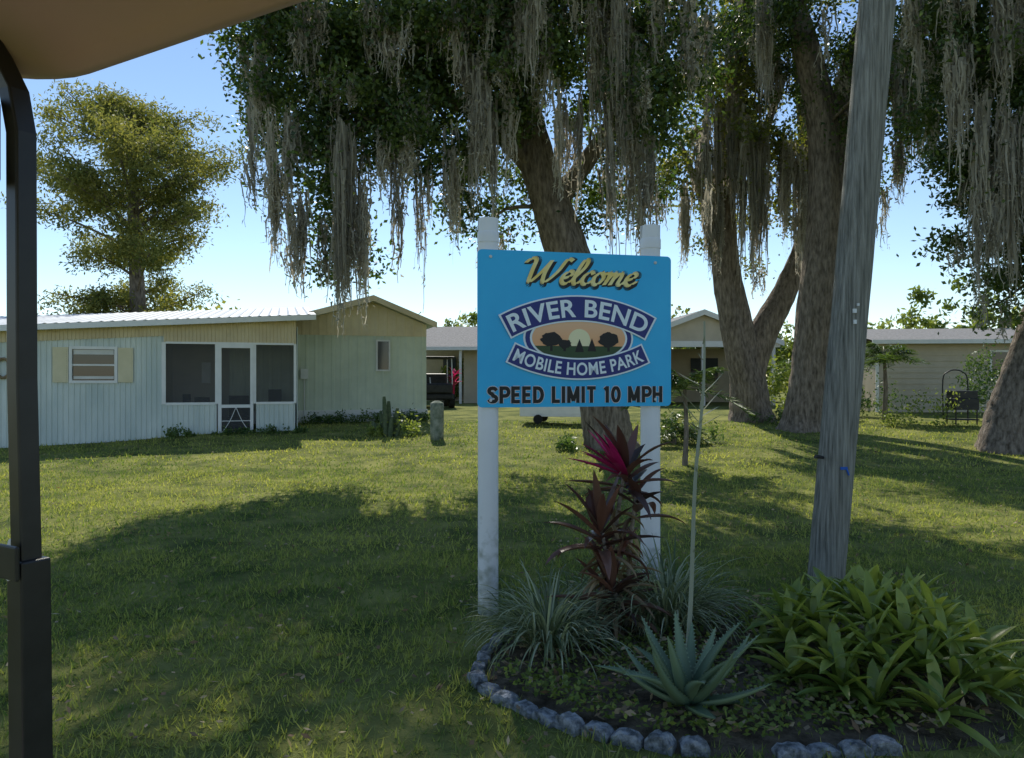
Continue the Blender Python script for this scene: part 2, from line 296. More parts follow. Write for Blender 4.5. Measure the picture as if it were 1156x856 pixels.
# cypress behind the house
T=empty('cypress_tree')
m_cyp=mat('cypress_leaf',(.10,.13,.035),(.32,.31,.10),val=True,rough=.6,trans=.45,tcol=(1.4,1.35,.7))
b=B(); tx,ty=-14.4,28.5
b.tube([(tx,ty,0),(tx+.1,ty,4),(tx-.1,ty,8),(tx,ty,11.5)],[.4,.3,.2,.03],sides=10,sub=4)
P=[];VV=[]
for k in range(80):
    h=rng.uniform(2.2,11.6) if k>16 else rng.uniform(6.5,11.4); u=(h-2.2)/9.4
    Lb=4.1*(.52+.48*math.sin(math.pi*min(1,.10+u*.76)))*(.35+.75*rng.random())*(1 if u<.72 else 1-(u-.72)*1.7)
    az=rng.uniform(0,2*np.pi); e=rng.uniform(.05,.5)+u*.35
    end=(tx+math.cos(az)*Lb*.95,ty+math.sin(az)*Lb*.95,h+Lb*e); mid=(tx+math.cos(az)*Lb*.5,ty+math.sin(az)*Lb*.5,h+Lb*e*.6)
    b.tube([(tx,ty,h),mid,end],[.06,.04,.012],sides=5,sub=3,cap=False)
    for q in range(int(3+Lb*2.4)):
        t=rng.uniform(.35,1.1); c_=np.array([tx,ty,h])+(np.array(end)-np.array([tx,ty,h]))*t+rng.normal(0,.18,3)
        kk=int(rng.uniform(60,140)); P.append(c_+rng.normal(size=(kk,3))*np.array([.30,.30,.18])); VV.append(np.clip(rng.uniform(.1,.9)+rng.normal(0,.2,kk),0,1))
b.build('trunk',m_bark,T,smooth=True)
P=np.concatenate(P); v=np.concatenate(VV); n=len(P)
V=quads(P,.18*rng.uniform(.6,1.3,n),.06*rng.uniform(.7,1.3,n)); mk('foliage',V,np.arange(len(V)).reshape(-1,4),m_cyp,np.repeat(v,4),parent=T)
# distant tree line
P=[];VV=[]
for k in range(800):
    x=rng.uniform(-70,80); y=rng.uniform(52,70); hh=2.8+1.7*math.sin(x*.21)+1.2*math.sin(x*.53+1)+rng.uniform(0,1.6)
    z=rng.uniform(.3,1)*max(1.5,hh); kk=45; P.append(np.array([x,y,z])+rng.normal(size=(kk,3))*np.array([.9,.7,.55])); VV.append(np.clip(rng.uniform(.1,.8)+rng.normal(0,.2,kk),0,1))
P=np.concatenate(P); v=np.concatenate(VV); n=len(P); V=quads(P,rng.uniform(.25,.6,n),rng.uniform(.15,.35,n))
mk('distant_trees',V,np.arange(len(V)).reshape(-1,4),m_oak2,np.repeat(v,4))

# ------------------------------------------------------------ corrugated helper
def corr(b,x0,x1,y,zb,zt,pitch=.1,dep=.018,axis='x'):
    n=max(2,int(abs(x1-x0)/pitch)); xx=[];yy=[]
    for i in range(n):
        a=x0+(x1-x0)*i/n; s=(x1-x0)/n
        for t,d in ((0,0),(.3,0),(.42,1),(.62,1),(.74,0)):
            xx.append(a+s*t); yy.append(d*dep)
    xx.append(x1); yy.append(0); vs=[];fs=[]
    f=zt if callable(zt) else (lambda q:zt); fb=zb if callable(zb) else (lambda q:zb)
    for a,d in zip(xx,yy):
        if axis=='x': vs+=[(a,y-d,fb(a)),(a,y-d,f(a))]
        else: vs+=[(y+d,a,fb(a)),(y+d,a,f(a))]
    for i in range(len(xx)-1): fs.append((2*i,2*i+2,2*i+3,2*i+1))
    b.add(vs,fs)
m_wall=mat('painted_metal_blue_white',(.53,.60,.58),(.70,.75,.71),rough=.5,scale=1.6,stretch=(1,1,.35),bump=.05,detail=9)
m_tan=mat('painted_metal_tan',(.58,.48,.31),(.70,.60,.40),rough=.55,scale=1.5,bump=.05)
m_sage=mat('painted_metal_sage',(.48,.53,.42),(.60,.65,.52),rough=.55,scale=1.2,bump=.05)
m_white=mat('white_paint',(.74,.75,.74),(.82,.82,.81),rough=.45,scale=5,bump=.03)
m_roof=mat('metal_roof',(.36,.40,.44),(.55,.58,.61),rough=.5,scale=.8,stretch=(1,.3,1),bump=.06)
m_int=mat('interior',(.55,.50,.42),(.62,.57,.48),rough=.9,scale=2)
m_dark=mat('dark_plastic',(.02,.02,.022),(.04,.04,.04),rough=.5,scale=8)
m_glass=mat('window_glass',(.03,.04,.045),rough=.06,spec=.5)
m_screen=seethru('insect_screen',(.10,.105,.11),.30)
m_shut=mat('shutter_tan',(.68,.62,.42),(.75,.68,.48),rough=.6,scale=4)
m_skirt=mat('skirting',(.6,.6,.57),(.7,.7,.67),rough=.6,scale=3)
# ---- mobile home
H=empty('mobile_home',(-4.95,17.0,0),math.radians(17))
ev=lambda x:2.86+.06*x
b=B()
corr(b,-4.535-0,-7.4,0,-.1,lambda x:ev(x)-.22); corr(b,-2.74,-3.66,0,.0,lambda x:ev(x)-.22)
corr(b,-3.66,-4.535,0,-.1,1.44); corr(b,-3.66,-4.535,0,2.16,lambda x:ev(x)-.22)
corr(b,0,-.84,0,.15,.95); corr(b,-1.67,-2.74,0,.05,.95)
corr(b,0,1.5,.04,.2,2.7,axis='y'); corr(b,0,4.5,-7.4,-.1,2.6,axis='y')
b.build('front_wall',m_wall,H)
b=B(); corr(b,.02,-2.74,-.03,2.30,lambda x:ev(x)-.02,pitch=.075); corr(b,-2.745,-7.42,-.03,lambda x:ev(x)-.26,lambda x:ev(x)-.02,pitch=.075); b.build('tan_band',m_tan,H)
b=B(); n=40; vs=[];fs=[]
for i in range(n*4+1):
    x=-7.9+8.35*i/(n*4); up=.014 if i%4==1 else 0
    for y,dz in ((-.35,0),(4.6,.62)): vs.append((x,y,ev(x)+.07+dz+up))
for i in range(n*4): fs.append((2*i,2*i+2,2*i+3,2*i+1))
b.add(vs,fs); 
vs=[]; 
for i in range(2):
    x=(-7.9,.45)[i]
    for y,dz in ((4.6,.62),(9.3,-.1)): vs.append((x,y,ev(x)+.07+dz))
b.add(vs,[(0,2,3,1)]); b.build('roof',m_roof,H)
b=B()
b.add([(-7.9,-.37,ev(-7.9)-.05),(.45,-.37,ev(.45)-.05),(.45,-.37,ev(.45)+.065),(-7.9,-.37,ev(-7.9)+.065),(-7.9,-.33,ev(-7.9)-.05),(.45,-.33,ev(.45)-.05),(.45,-.33,ev(.45)+.065),(-7.9,-.33,ev(-7.9)+.065)],
      [(0,1,2,3),(1,5,6,2),(4,0,3,7),(3,2,6,7),(0,4,5,1),(5,4,7,6)])
b.add([(.455,-.33,ev(.45)-.07),(.455,4.6,ev(.45)+.55),(.455,4.6,ev(.45)+.69),(.455,-.33,ev(.45)+.065)],[(0,1,2,3)])
b.add([(-7.9,-.33,ev(-7.9)-.03),(.45,-.33,ev(.45)-.03),(.45,0,ev(.45)-.0),(-7.9,0,ev(-7.9)-.0)],[(0,1,2,3)])
for x0,x1 in ((-.03,.03),(-2.78,-2.70),(-.90,-.84),(-1.70,-1.64)): b.box(x0,x1,-.035,.03,.95,2.3)
b.box(-2.70,-1.70,-.034,.03,.93,.985); b.box(-.84,-.03,-.034,.03,.93,.985); b.box(-2.70,-.03,-.052,.03,2.27,2.315)
for a in ((-4.56,-3.64,2.13,2.19),(-4.56,-3.64,1.41,1.47),(-4.56,-4.50,1.47,2.13),(-3.70,-3.64,1.47,2.13)): b.box(a[0],a[1],-.045,.02,a[2],a[3])
b.box(-4.50,-3.70,-.02,.01,1.78,1.815)
b.build('trim',m_white,H)
b=B(); # door
for a in ((-1.64,-1.565,.19,2.27),(-.965,-.90,.19,2.27),(-1.565,-.965,2.19,2.27),(-1.565,-.965,.19,.30),(-1.565,-.965,.86,.93)): b.box(a[0],a[1],-.055,-.01,a[2],a[3])
b.tube([(-1.565,-.045,.30),(-1.40,-.045,.55),(-1.27,-.045,.86)],[.008]*3,sides=5); b.tube([(-.965,-.045,.30),(-1.13,-.045,.55),(-1.26,-.045,.86)],[.008]*3,sides=5)
b.box(-1.565,-.965,-.05,-.04,.56,.575)
b.box(-1.75,-.8,-.5,-.06,-.1,.14); b.build('screen_door',m_white,H)
b=B(); b.box(-4.50,-3.70,.005,.012,1.47,2.13); b.build('window_pane',m_glass,H)
b=B(); b.box(-4.48,-3.72,-.004,.002,2.02,2.12); b.box(-4.48,-3.72,-.004,.002,1.50,1.56);b.build('blind',m_skirt,H)
b=B()
for x0 in (-4.86,-3.63):
    b.box(x0,x0+.29,-.045,-.02,1.43,2.17)
    for k in range(14): b.box(x0+.03,x0+.26,-.055,-.046,1.47+k*.049,1.50+k*.049)
b.build('shutters',m_shut,H)
b=B(); b.box(-2.7,-1.7,-.002,.002,.985,2.27); b.box(-.84,-.03,-.002,.002,.985,2.27); b.box(-1.565,-.965,-.022,-.02,.3,2.19); b.build('screens',m_screen,H)
b=B(); b.box(-2.8,0,1.8,1.9,0,2.8); b.box(-2.9,-2.8,.05,1.8,0,2.7); b.box(-2.8,0,.05,1.8,.1,.2); b.build('porch_interior',m_int,H)
b=B(); b.box(-2.5,-1.8,.6,1.1,.85,.92);b.box(-2.45,-2.3,.7,.9,.92,1.15);b.box(-2.2,-1.9,.7,1.0,.92,1.08);b.box(-2.5,-2.45,.6,.65,.2,.85);b.box(-1.5,-1.05,.9,1.3,.2,.6);b.box(-1.5,-1.05,1.3,1.36,.6,1.1);b.box(-.7,-.2,.7,1.2,.85,.9); b.box(-1.84,-1.8,.6,.65,.2,.85);b.box(-.6,-.3,1.0,1.1,.9,1.25)
b.build('porch_furniture',m_dark,H)
b=B(); b.box(-2.15,-1.95,1.75,1.79,1.4,1.9); b.box(-.75,-.35,1.75,1.79,1.3,2.0); b.build('porch_pictures',m_white,H)
b=B()
for k in range(14):
    a=k*2*math.pi/14; b.tube([(-5.75+.13*math.cos(a),-.04,1.72+.2*math.sin(a)),(-5.75+.13*math.cos(a+.5),-.05,1.72+.2*math.sin(a+.5))],[.035,.03],sides=6,sub=1)
b.build('wall_wreath',m_dead,H)
rt=lambda x:3.5-(.29*(1.9-x) if x<1.9 else .40*(x-1.9))
b=B(); corr(b,-1.5,1.88,1.5,.72,2.62,pitch=.2,dep=.012); corr(b,1.88,3.3,1.5,.72,lambda x:2.62,pitch=.2,dep=.012)
corr(b,1.5,9,3.3,.7,2.9,axis='y',pitch=.2); b.build('gable_wall_lower',m_sage,H)
b=B(); corr(b,-1.5,1.9,1.475,2.6,lambda x:rt(x)-.04,pitch=.2,dep=.01); corr(b,1.9,3.3,1.475,2.6,lambda x:rt(x)-.04,pitch=.2,dep=.01); b.build('gable_wall_upper',m_tan,H)
b=B(); vs=[]
for x in (-1.6,1.9,3.5):
    for y in (1.1,9.2):
        vs+=[(x,y,rt(x)),(x,y,rt(x)+.1)]
b.add(vs,[(1,5,7,3),(5,9,11,7),(0,2,6,4),(4,6,10,8),(0,4,5,1),(4,8,9,5),(8,10,11,9),(2,3,7,6),(6,7,11,10)]); b.build('gable_roof',m_roof,H)
b=B(); vs=[]
for x in (-1.6,1.9,3.5): vs+=[(x,1.09,rt(x)-.05),(x,1.09,rt(x)+.09),(x,1.05,rt(x)-.05),(x,1.05,rt(x)+.09)]
b.add(vs,[(2,6,7,3),(6,10,11,7),(8,9,11,10),(3,7,5,1),(7,11,9,5),(0,4,6,2),(4,8,10,6)]); b.build('gable_fascia',m_tan,H)
b=B(); b.box(-1.5,3.32,1.46,1.5,.40,.72); b.box(3.3,3.34,1.5,9,.35,.70); 
for k in range(12): b.box(-1.4+.4*k,-1.38+.4*k,1.45,1.46,.40,.72)
for a in ((2.0,2.36,1.70,1.74),(2.0,2.36,2.46,2.50),(2.0,2.04,1.74,2.46),(2.32,2.36,1.74,2.46)): b.box(a[0],a[1],1.44,1.49,a[2],a[3])
b.build('skirting',m_skirt,H)
b=B(); b.box(2.04,2.32,1.455,1.47,1.74,2.46); b.build('gable_window_pane',m_glass,H)
b=B(); b.box(.15,.33,1.38,1.47,1.5,1.75); b.tube([(.24,1.43,1.5),(.24,1.43,.4)],[.015,.015],sides=6); b.build('electric_meter_box',m_skirt,H)

# ---- second home behind sign
m_sh=mat('shingle_roof',(.16,.155,.15),(.28,.27,.26),rough=.9,scale=14,stretch=(1,1,3),bump=.3)
m_beige=mat('siding_beige',(.5,.44,.34),(.58,.51,.40),rough=.7,scale=2)
def siding(b,x0,x1,y,z0,z1,st=.2):
    z=z0
    while z<z1-.01:
        zz=min(z+st,z1); b.add([(x0,y,z),(x1,y,z),(x1,y-.025,z),(x0,y-.025,z),(x0,y,zz),(x1,y,zz)],[(3,2,5,4),(0,1,2,3)]); z=zz
H=empty('mobile_home',(-4.2,31,.5),math.radians(-2))
b=B(); siding(b,2.2,9.5,0,0,2.35); b.box(0,9.5,3.5,3.6,0,2.3); b.build('wall',m_beige,H)
b=B(); b.add([(-.4,-1.0,2.28),(10,-1.0,2.28),(10,2.5,3.35),(-.4,2.5,3.35),(10,6,2.3),(-.4,6,2.3)],[(0,1,2,3),(3,2,4,5)])
b.add([(-.4,-1.0,2.18),(10,-1.0,2.18),(10,-1.0,2.28),(-.4,-1.0,2.28)],[(0,1,2,3)]); b.build('roof',m_sh,H)
b=B()
for x in (-.3,2.1,4.5,7): b.box(x,x+.1,-.9,-.8,0,2.2)
b.box(-.4,10,-1.04,-1.005,2.16,2.30); b.box(3.2,3.3,-.06,-.03,1,2);b.box(4.2,4.3,-.06,-.03,1,2);b.box(3.3,4.2,-.06,-.03,1.95,2.0);b.box(3.3,4.2,-.06,-.03,1,1.06); b.build('trim',m_white,H)
b=B(); b.box(3.3,4.2,-.04,-.03,1.06,1.95); b.box(.9,1.5,3.44,3.49,.1,2.0); b.build('window_pane',m_glass,H)
# ---- carport home right of sign
H=empty('carport_house',(4.6,28,.5),math.radians(4))
b=B(); siding(b,0,5.4,4,0,2.3); b.box(0,.1,0,4,0,2.2); b.build('wall',m_beige,H)
pk=2.55
b=B(); rf=lambda x:3.5-.38*abs(x-pk); vs=[]
for x in (-.4,pk,5.6):
    for y in (-.4,8): vs+=[(x,y,rf(x)),(x,y,rf(x)+.1)]
b.add(vs,[(1,5,7,3),(5,9,11,7),(0,2,6,4),(4,6,10,8),(2,3,7,6),(6,7,11,10)]); b.build('roof',m_sh,H)
b=B(); vs=[]
for x in (-.4,pk,5.6): vs+=[(x,-.42,rf(x)-.1),(x,-.42,rf(x)+.1),(x,-.45,rf(x)-.1),(x,-.45,rf(x)+.1)]
b.add(vs,[(2,6,7,3),(6,10,11,7),(3,7,5,1),(7,11,9,5),(0,4,6,2),(4,8,10,6)])
for x in (0,2.5,3.9,5.2): b.box(x,x+.12,-.3,-.18,0,2.2)
b.box(-.2,5.5,-.32,-.2,2.2,2.42); b.box(1,2.2,3.93,3.97,0.1,2.05); b.build('trim',m_white,H)
b=B(); b.add([(0,-.25,2.42),(5.2,-.25,2.42),(pk,-.25,3.42)],[(0,1,2)]); b.build('gable_panel',m_beige,H)
b=B(); b.box(3.4,4.6,3.93,3.965,.9,1.9); b.build('window_pane',m_glass,H)
# ---- beige home at right
H=empty('mobile_home',(11.0,22.5,.5),math.radians(-6))
b=B(); siding(b,.0,9,0,0.0,2.15,.17); corr(b,0,6,0,0,2.1,axis='y'); b.build('wall',m_beige,H)
b=B(); b.add([(-.3,-.5,2.15),(9.3,-.5,2.15),(9.3,3,2.7),(-.3,3,2.7),(9.3,6.5,2.1),(-.3,6.5,2.1)],[(0,1,2,3),(3,2,4,5)]); b.build('roof',m_sh,H)
b=B(); b.box(-.3,9.3,-.55,-.51,2.04,2.16); 
for a in ((3.2,4.4,1.0,1.06),(3.2,4.4,1.8,1.86),(3.2,3.26,1.06,1.8),(4.34,4.4,1.06,1.8)): b.box(a[0],a[1],-.07,-.03,a[2],a[3])
b.box(-.03,.06,-.05,-.03,0,2.1); b.build('trim',m_white,H)
b=B(); b.box(3.26,4.34,-.05,-.04,1.06,1.8); b.build('window_pane',m_glass,H)
b=B()
for k in range(12):
    b.box(9.6+k*.16,9.66+k*.16,24.0,24.03,.55,1.75)
b.box(9.5,11.5,24.03,24.06,.7,.78); b.box(9.5,11.5,24.03,24.06,1.5,1.58); b.build('picket_fence',m_white)

# ---- parked cart and trailer, grill etc
m_tyre=mat('tyre',(.02,.02,.02),rough=.9)
def wheel(b,x,y,z,r,w): b.tube([(x-w/2,y,z),(x+w/2,y,z)],[r,r],sides=20,sub=1)
Gc=empty('parked_golf_cart',(-2.75,26.5,.5),math.radians(12))
b=B(); b.box(-.55,.55,-1.1,1.0,.28,.5); b.box(-.5,.5,-1.15,-.7,.5,.85); b.box(-.5,.5,-.1,.5,.5,.78); b.box(-.5,.5,.4,.52,.78,1.2); b.build('body',m_dark,Gc,bevel=.06)
b=B(); b.box(-.6,.6,-.9,.9,1.72,1.78)
b.build('roof',m_dark,Gc,bevel=.02)
b=B()
for x in (-.52,.52):
    b.tube([(x,-.85,.8),(x,-.65,1.72)],[.02,.02],sides=6); b.tube([(x,.55,.7),(x,.6,1.72)],[.02,.02],sides=6)
b.tube([(-.2,-.5,.8),(-.2,-.3,1.05)],[.02,.02],sides=6); b.build('struts',m_skirt,Gc)
b=B(); [wheel(b,x,y,.24,.24,.18) for x in (-.5,.5) for y in (-.8,.75)]; b.build('wheels',m_tyre,Gc,smooth=False)
Gc=empty('utility_trailer',(1.0,18.2,.43),math.radians(80))
b=B(); b.box(-.45,.45,-.75,.75,.17,.22); b.box(-.45,-.42,-.75,.75,.22,.42); b.box(.42,.45,-.75,.75,.22,.42); b.box(-.42,.42,.72,.75,.22,.42); b.box(-.42,.42,-.75,-.72,.22,.42); b.box(-.03,.03,-1.4,-.75,.17,.21); b.box(.46,.58,-.16,.16,.23,.26); b.build('bed',m_white,Gc,bevel=.01)
b=B(); wheel(b,-.5,.3,.11,.11,.07); wheel(b,.5,.3,.11,.11,.07); b.build('wheels',m_tyre,Gc)
Gc=empty('barbecue_grill',(10.75,17.8,.42))
b=B(); b.box(-.28,.28,-.22,.22,.35,.62); b.box(-.26,.26,-.2,.2,.62,.8)
for x in (-.25,.25):
    for y in (-.18,.18): b.tube([(x,y,0),(x,y,.4)],[.018,.018],sides=6)
b.box(-.3,.3,-.2,.2,.1,.13); b.build('body',m_dark,Gc,bevel=.04)
b=B(); b.tube([(-.3,.25,.1),(-.3,.27,1.05),(-.18,.27,1.25),(0,.27,1.3),(.18,.27,1.25),(.3,.27,1.05),(.3,.25,.1)],[.017]*7,sides=6); b.build('hoop_frame',m_dark,Gc,smooth=True)
m_conc=mat('mossy_concrete',(.12,.15,.11),(.3,.32,.27),rough=.95,scale=8,bump=.4)
bx,by=-1.55,15.4; z0=g(bx,by)
b=B(); b.tube([(bx,by,z0-.05),(bx,by,z0+.68),(bx,by,z0+.76),(bx,by,z0+.8)],[.14,.14,.12,.05],sides=18,sub=3); b.build('concrete_bollard',m_conc,smooth=True)
m_cac=mat('cactus',(.05,.08,.04),(.12,.15,.08),rough=.7,scale=20,bump=.3)
cx,cy=-2.65,16.0; z0=g(cx,cy); b=B()
for (dx,dy,h) in ((0,0,.75),(.14,.05,.6),(-.15,.1,.5),(.07,-.12,.42),(-.06,-.1,.85),(.24,-.05,.35),(-.27,-.02,.3)):
    b.tube([(cx+dx*.7,cy+dy,z0-.03),(cx+dx,cy+dy,z0+h*.6),(cx+dx*1.3,cy+dy,z0+h)],[.05,.055,.03],sides=10,sub=4,ridge=.12)
b.build('columnar_cactus',m_cac,smooth=True)
# shrubs
m_shrub=mat('shrub_leaf',(.09,.14,.03),(.32,.37,.09),val=True,rough=.5,trans=.35)
m_shrubd=mat('shrub_leaf_dark',(.035,.08,.025),(.15,.22,.06),val=True,rough=.4,trans=.3)
def shrub(name,ells,m,L=.09,W=.05,cd=12,per=60):
    P=[];VV=[]
    for c,r in ells:
        vol=4.19*r[0]*r[1]*r[2]; nc=max(5,int(vol*cd)); d=rng.normal(size=(nc,3)); d/=np.linalg.norm(d,axis=1)[:,None]
        C=np.array(c)+d*(rng.random(nc)**.45)[:,None]*np.array(r)
        for cc in C:
            k=int(per*rng.uniform(.6,1.4)); s=min(.14,min(r)*.5); P.append(cc+rng.normal(0,s,(k,3))); VV.append(np.clip(rng.uniform(.1,.8)+rng.normal(0,.2,k),0,1))
    P=np.concatenate(P); v=np.concatenate(VV); n=len(P); V=quads(P,L*rng.uniform(.6,1.3,n),W*rng.uniform(.6,1.3,n))
    return mk(name,V,np.arange(len(V)).reshape(-1,4),m,np.repeat(v,4))
shrub('croton_shrub',[((-2.2,15.9,.42),(.4,.3,.2)),((-2.85,16,.40),(.2,.25,.12))],m_shrub)
e2=[]
for t in np.arange(.1,2.9,.35): e2.append(((-4.95-.956*t+.15+R(-.1,.1),17-.292*t-.35,.30+R(-.05,.06)),(.2,.13,R(.06,.16))))
for t in np.arange(.3,3.2,.4): e2.append(((-5.39+.956*t+.2,18.43+.292*t-.3,.5),(.24,.15,R(.1,.18))))
shrub('foundation_plants',e2,m_shrubd,L=.07,W=.04,cd=60)
shrub('hedge_shrub',[((9.9,17.6,.75),(.8,.5,.35)),((9.2,17.8,.6),(.4,.3,.25))],m_shrub,L=.07)
shrub('hedge_shrub',[((8.3,23.5,1.6),(.9,.6,1.1)),((9.0,24.2,1.2),(.6,.5,.8))],m_shrub,L=.14,W=.07,cd=6)
shrub('hedge_shrub',[((13.8,18.6,1.0),(.8,.5,.8)),((12.6,19.5,1.5),(.8,.5,1.1)),((11.9,19.2,.9),(.5,.4,.5))],m_shrubd,L=.1)
shrub('hedge_shrub',[((9.3,20.5,1.2),(.7,.5,.8)),((8.4,19.8,.9),(.5,.4,.5)),((10.3,20.8,1.0),(.5,.4,.6))],m_shrubd,L=.1)
shrub('flower_bed_plants',[((3.6,15.0,.4),(.6,.4,.16)),((6.4,18.2,.5),(1.0,.35,.15)),((1.1,14,.3),(.3,.3,.12)),((3.2,14.7,.5),(.4,.4,.3))],m_shrubd,L=.12,W=.035)
shrub('background_shrubs',[((-1.8,34,1.5),(1.8,.8,.9)),((12,33,2.4),(4,1.2,1.8)),((4,36,1.6),(3,1,1.2)),((-2.4,39,3),(1.5,1,2.0)),((9.3,38,2.6),(2,1,2)),((16,27,2.6),(3,1,2.4)),((13,30,2.4),(2,1,1.8))],m_shrub,L=.22,W=.12,cd=3)
def palm(name,x,y,h,nl,Ln,m,trunk=.09,W=.03):
    z0=g(x,y); e=empty(name); b=B(); b.tube([(x,y,z0-.05),(x+.03,y,z0+h*.5),(x,y,z0+h)],[trunk,trunk*.8,trunk*.6],sides=8,rough=.1); b.build('stem',m_bark,e)
    b=B()
    for k in range(nl):
        az=R(0,6.28); el=R(.1,1.3); d=Vector((math.cos(az)*math.cos(el),math.sin(az)*math.cos(el),math.sin(el))); p=Vector((x,y,z0+h)); 
        pts=[p+d*Ln*t-Vector((0,0,.5*Ln*t*t)) for t in np.linspace(0,1,9)]
        b.tube(pts,[.008]*9,sides=4,sub=1,cap=False,val=.6)
        for i in range(2,9):
            for sd in (-1,1):
                for q in range(3):
                    b.leaf(pts[i]-(pts[i]-pts[i-1])*.33*q,az+sd*R(.7,1.1),R(-.3,.4),Ln*.38*(1.15-i/12),W,R(.3,.8),n=4,prof='lance',val=R(0,1))
    b.build('fronds',m,e)
palm('small_palm',2.85,12.3,1.25,16,1.0,m_shrubd,.05,.035)
palm('small_palm',9.6,19.2,1.5,20,1.05,m_shrubd,.07,.035)
palm('small_palm',8.0,20.5,1.3,12,.9,m_shrubd,.09)
palm('pygmy_palm',3.2,14.8,.2,12,.8,m_shrubd,.06)

# ------------------------------------------------------------ utility pole
T=empty('utility_pole')
m_pole=mat('weathered_pole',(.12,.12,.10),(.46,.45,.40),rough=.95,spec=.1,scale=7,stretch=(9,9,.3),bump=1.,bscale=12,ramp=(.28,.68),detail=10)
b=B(); b.tube([(2.34,5.56,-.1),(2.35,5.56,.1),(2.53,5.54,2.2),(2.71,5.52,4.35),(3.04,5.48,8.5)],[.132,.130,.128,.127,.115],sides=40,sub=10,rough=.012); b.build('shaft',m_pole,T,smooth=True)
m_blue=mat('blue_tag',(.02,.12,.5),rough=.5)
b=B(); b.box(2.475,2.50,5.40,5.415,1.98,2.01);b.box(2.505,2.52,5.40,5.415,2.03,2.05); b.box(2.48,2.50,5.40,5.415,1.90,1.93); b.build('tag',m_white,T)
b=B(); b.box(2.39,2.44,5.415,5.43,.84,.86); b.tube([(2.43,5.42,.86),(2.45,5.415,.80)],[.008,.006],sides=6); b.build('blue_tag',m_blue,T)
b=B(); b.tube([(2.30,5.50,.92),(2.23,5.48,.93)],[.010,.016],sides=8); b.build('bolt',m_dark,T)

# ------------------------------------------------------------ welcome sign
S=empty('welcome_sign',(.423,4.85,1.82),math.radians(13.2))
m_blu=mat('sign_blue',(.010,.44,.82),(.018,.49,.86),rough=.35,spec=.4,scale=3)
m_navy=mat('sign_navy',(.025,.035,.20),rough=.4); m_blk=mat('sign_black',(.012,.012,.014),rough=.4)
m_gold=mat('sign_gold',(.85,.62,.14),(.92,.82,.40),rough=.4,scale=9); m_ltr=mat('sign_pale_letters',(.80,.88,.92),rough=.4)
m_mauve=mat('sign_lilac',(.62,.62,.66),rough=.4)
W2,H2=.659,.5
def rrect(w,h,r,n=6):
    o=[]
    for cx,cz,a0 in ((w-r,h-r,0),(-w+r,h-r,90),(-w+r,-h+r,180),(w-r,-h+r,270)):
        for i in range(n+1): a=math.radians(a0+90*i/n); o.append((cx+r*math.cos(a),cz+r*math.sin(a)))
    return o
def plate(name,out,y0,y1,m,parent):
    n=len(out); b=B(); vs=[(x,y0,z) for x,z in out]+[(x,y1,z) for x,z in out]
    b.add(vs,[tuple(range(n)),tuple(range(2*n-1,n-1,-1))]+[(i,n+i,n+(i+1)%n,(i+1)%n) for i in range(n)]); return b.build(name,m,parent)
plate('panel_face',rrect(W2,H2,.03),-.006,0,m_blu,S)
plate('panel_back',rrect(W2,H2,.03),.0015,.004,m_skirt,S)
def nib(paths,sx,sz,shear,ox,oz,nx,nz,y,m,name):
    b=B()
    for P in paths:
        Q=[]; n=len(P); PP=[Vector((p[0],p[1])) for p in P]
        for i in range(n-1):
            p0=PP[max(i-1,0)];p1=PP[i];p2=PP[i+1];p3=PP[min(i+2,n-1)]
            for j in range(8):
                t=j/8; Q.append(.5*((2*p1)+(p2-p0)*t+(2*p0-5*p1+4*p2-p3)*t*t+(3*p1-p0-3*p2+p3)*t**3))
        Q.append(PP[-1]); Q=[Vector(((q.x+shear*q.y)*sx+ox,q.y*sz+oz)) for q in Q]
        for k in range(len(Q)-1):
            a,c2=Q[k],Q[k+1]; d=(c2-a)
            nv=Vector((nx,nz)); pr=Vector((-d.y,d.x)).normalized()*nz*.9 if d.length else Vector((0,0))
            if pr.dot(nv)<0: pr=-pr
            o1=nv*.75+pr
            yo=y-.00002*k
            b.add([(a.x-o1.x,yo,a.y-o1.y),(a.x+o1.x,yo,a.y+o1.y),(c2.x+o1.x,yo,c2.y+o1.y),(c2.x-o1.x,yo,c2.y-o1.y)],[(0,1,2,3)])
    b.build(name,m,S)
glyph={'W':([[(-.15,1.5),(.05,1.85),(.3,1.75),(.33,.9),(.42,.05),(.8,.8),(1.1,1.75)],[(1.08,1.7),(1.0,.7),(1.15,.05),(1.6,.85),(1.85,1.85),(2.15,1.75)]],1.95),
'e':([[(-.05,.4),(.3,.52),(.48,.8),(.3,1),(.06,.7),(.04,.25),(.28,0),(.62,.35)]],.6),
'l':([[(-.02,.35),(.33,1.2),(.38,1.8),(.2,1.85),(.08,1.2),(.04,.35),(.2,0),(.48,.35)]],.45),
'c':([[(.48,.78),(.33,1),(.08,.7),(.04,.25),(.26,0),(.58,.35)]],.55),
'o':([[(.3,1),(.05,.6),(.12,.08),(.36,.05),(.52,.55),(.33,1.0),(.42,.82),(.7,.9)]],.66),
'm':([[(0,.85),(.1,1),(.12,.5),(.04,0)],[(.06,.3),(.33,.98),(.42,.75),(.34,0)],[(.38,.4),(.66,.98),(.76,.75),(.72,.12),(.9,.05),(1.1,.4)]],1.05)}
paths=[];x=0
for ch in 'Welcome':
    G,adv=glyph[ch]; paths+=[[(p[0]+x,p[1]) for p in s_] for s_ in G]; x+=adv
sx,sz=.133,.086
nib(paths,sx,sz,.3,-.385+.010,.295-.009,.021,.014,-.0085,m_blk,'welcome_shadow')
nib(paths,sx,sz,.3,-.385,.295,.0125,.0065,-.0125,m_gold,'welcome_letters')
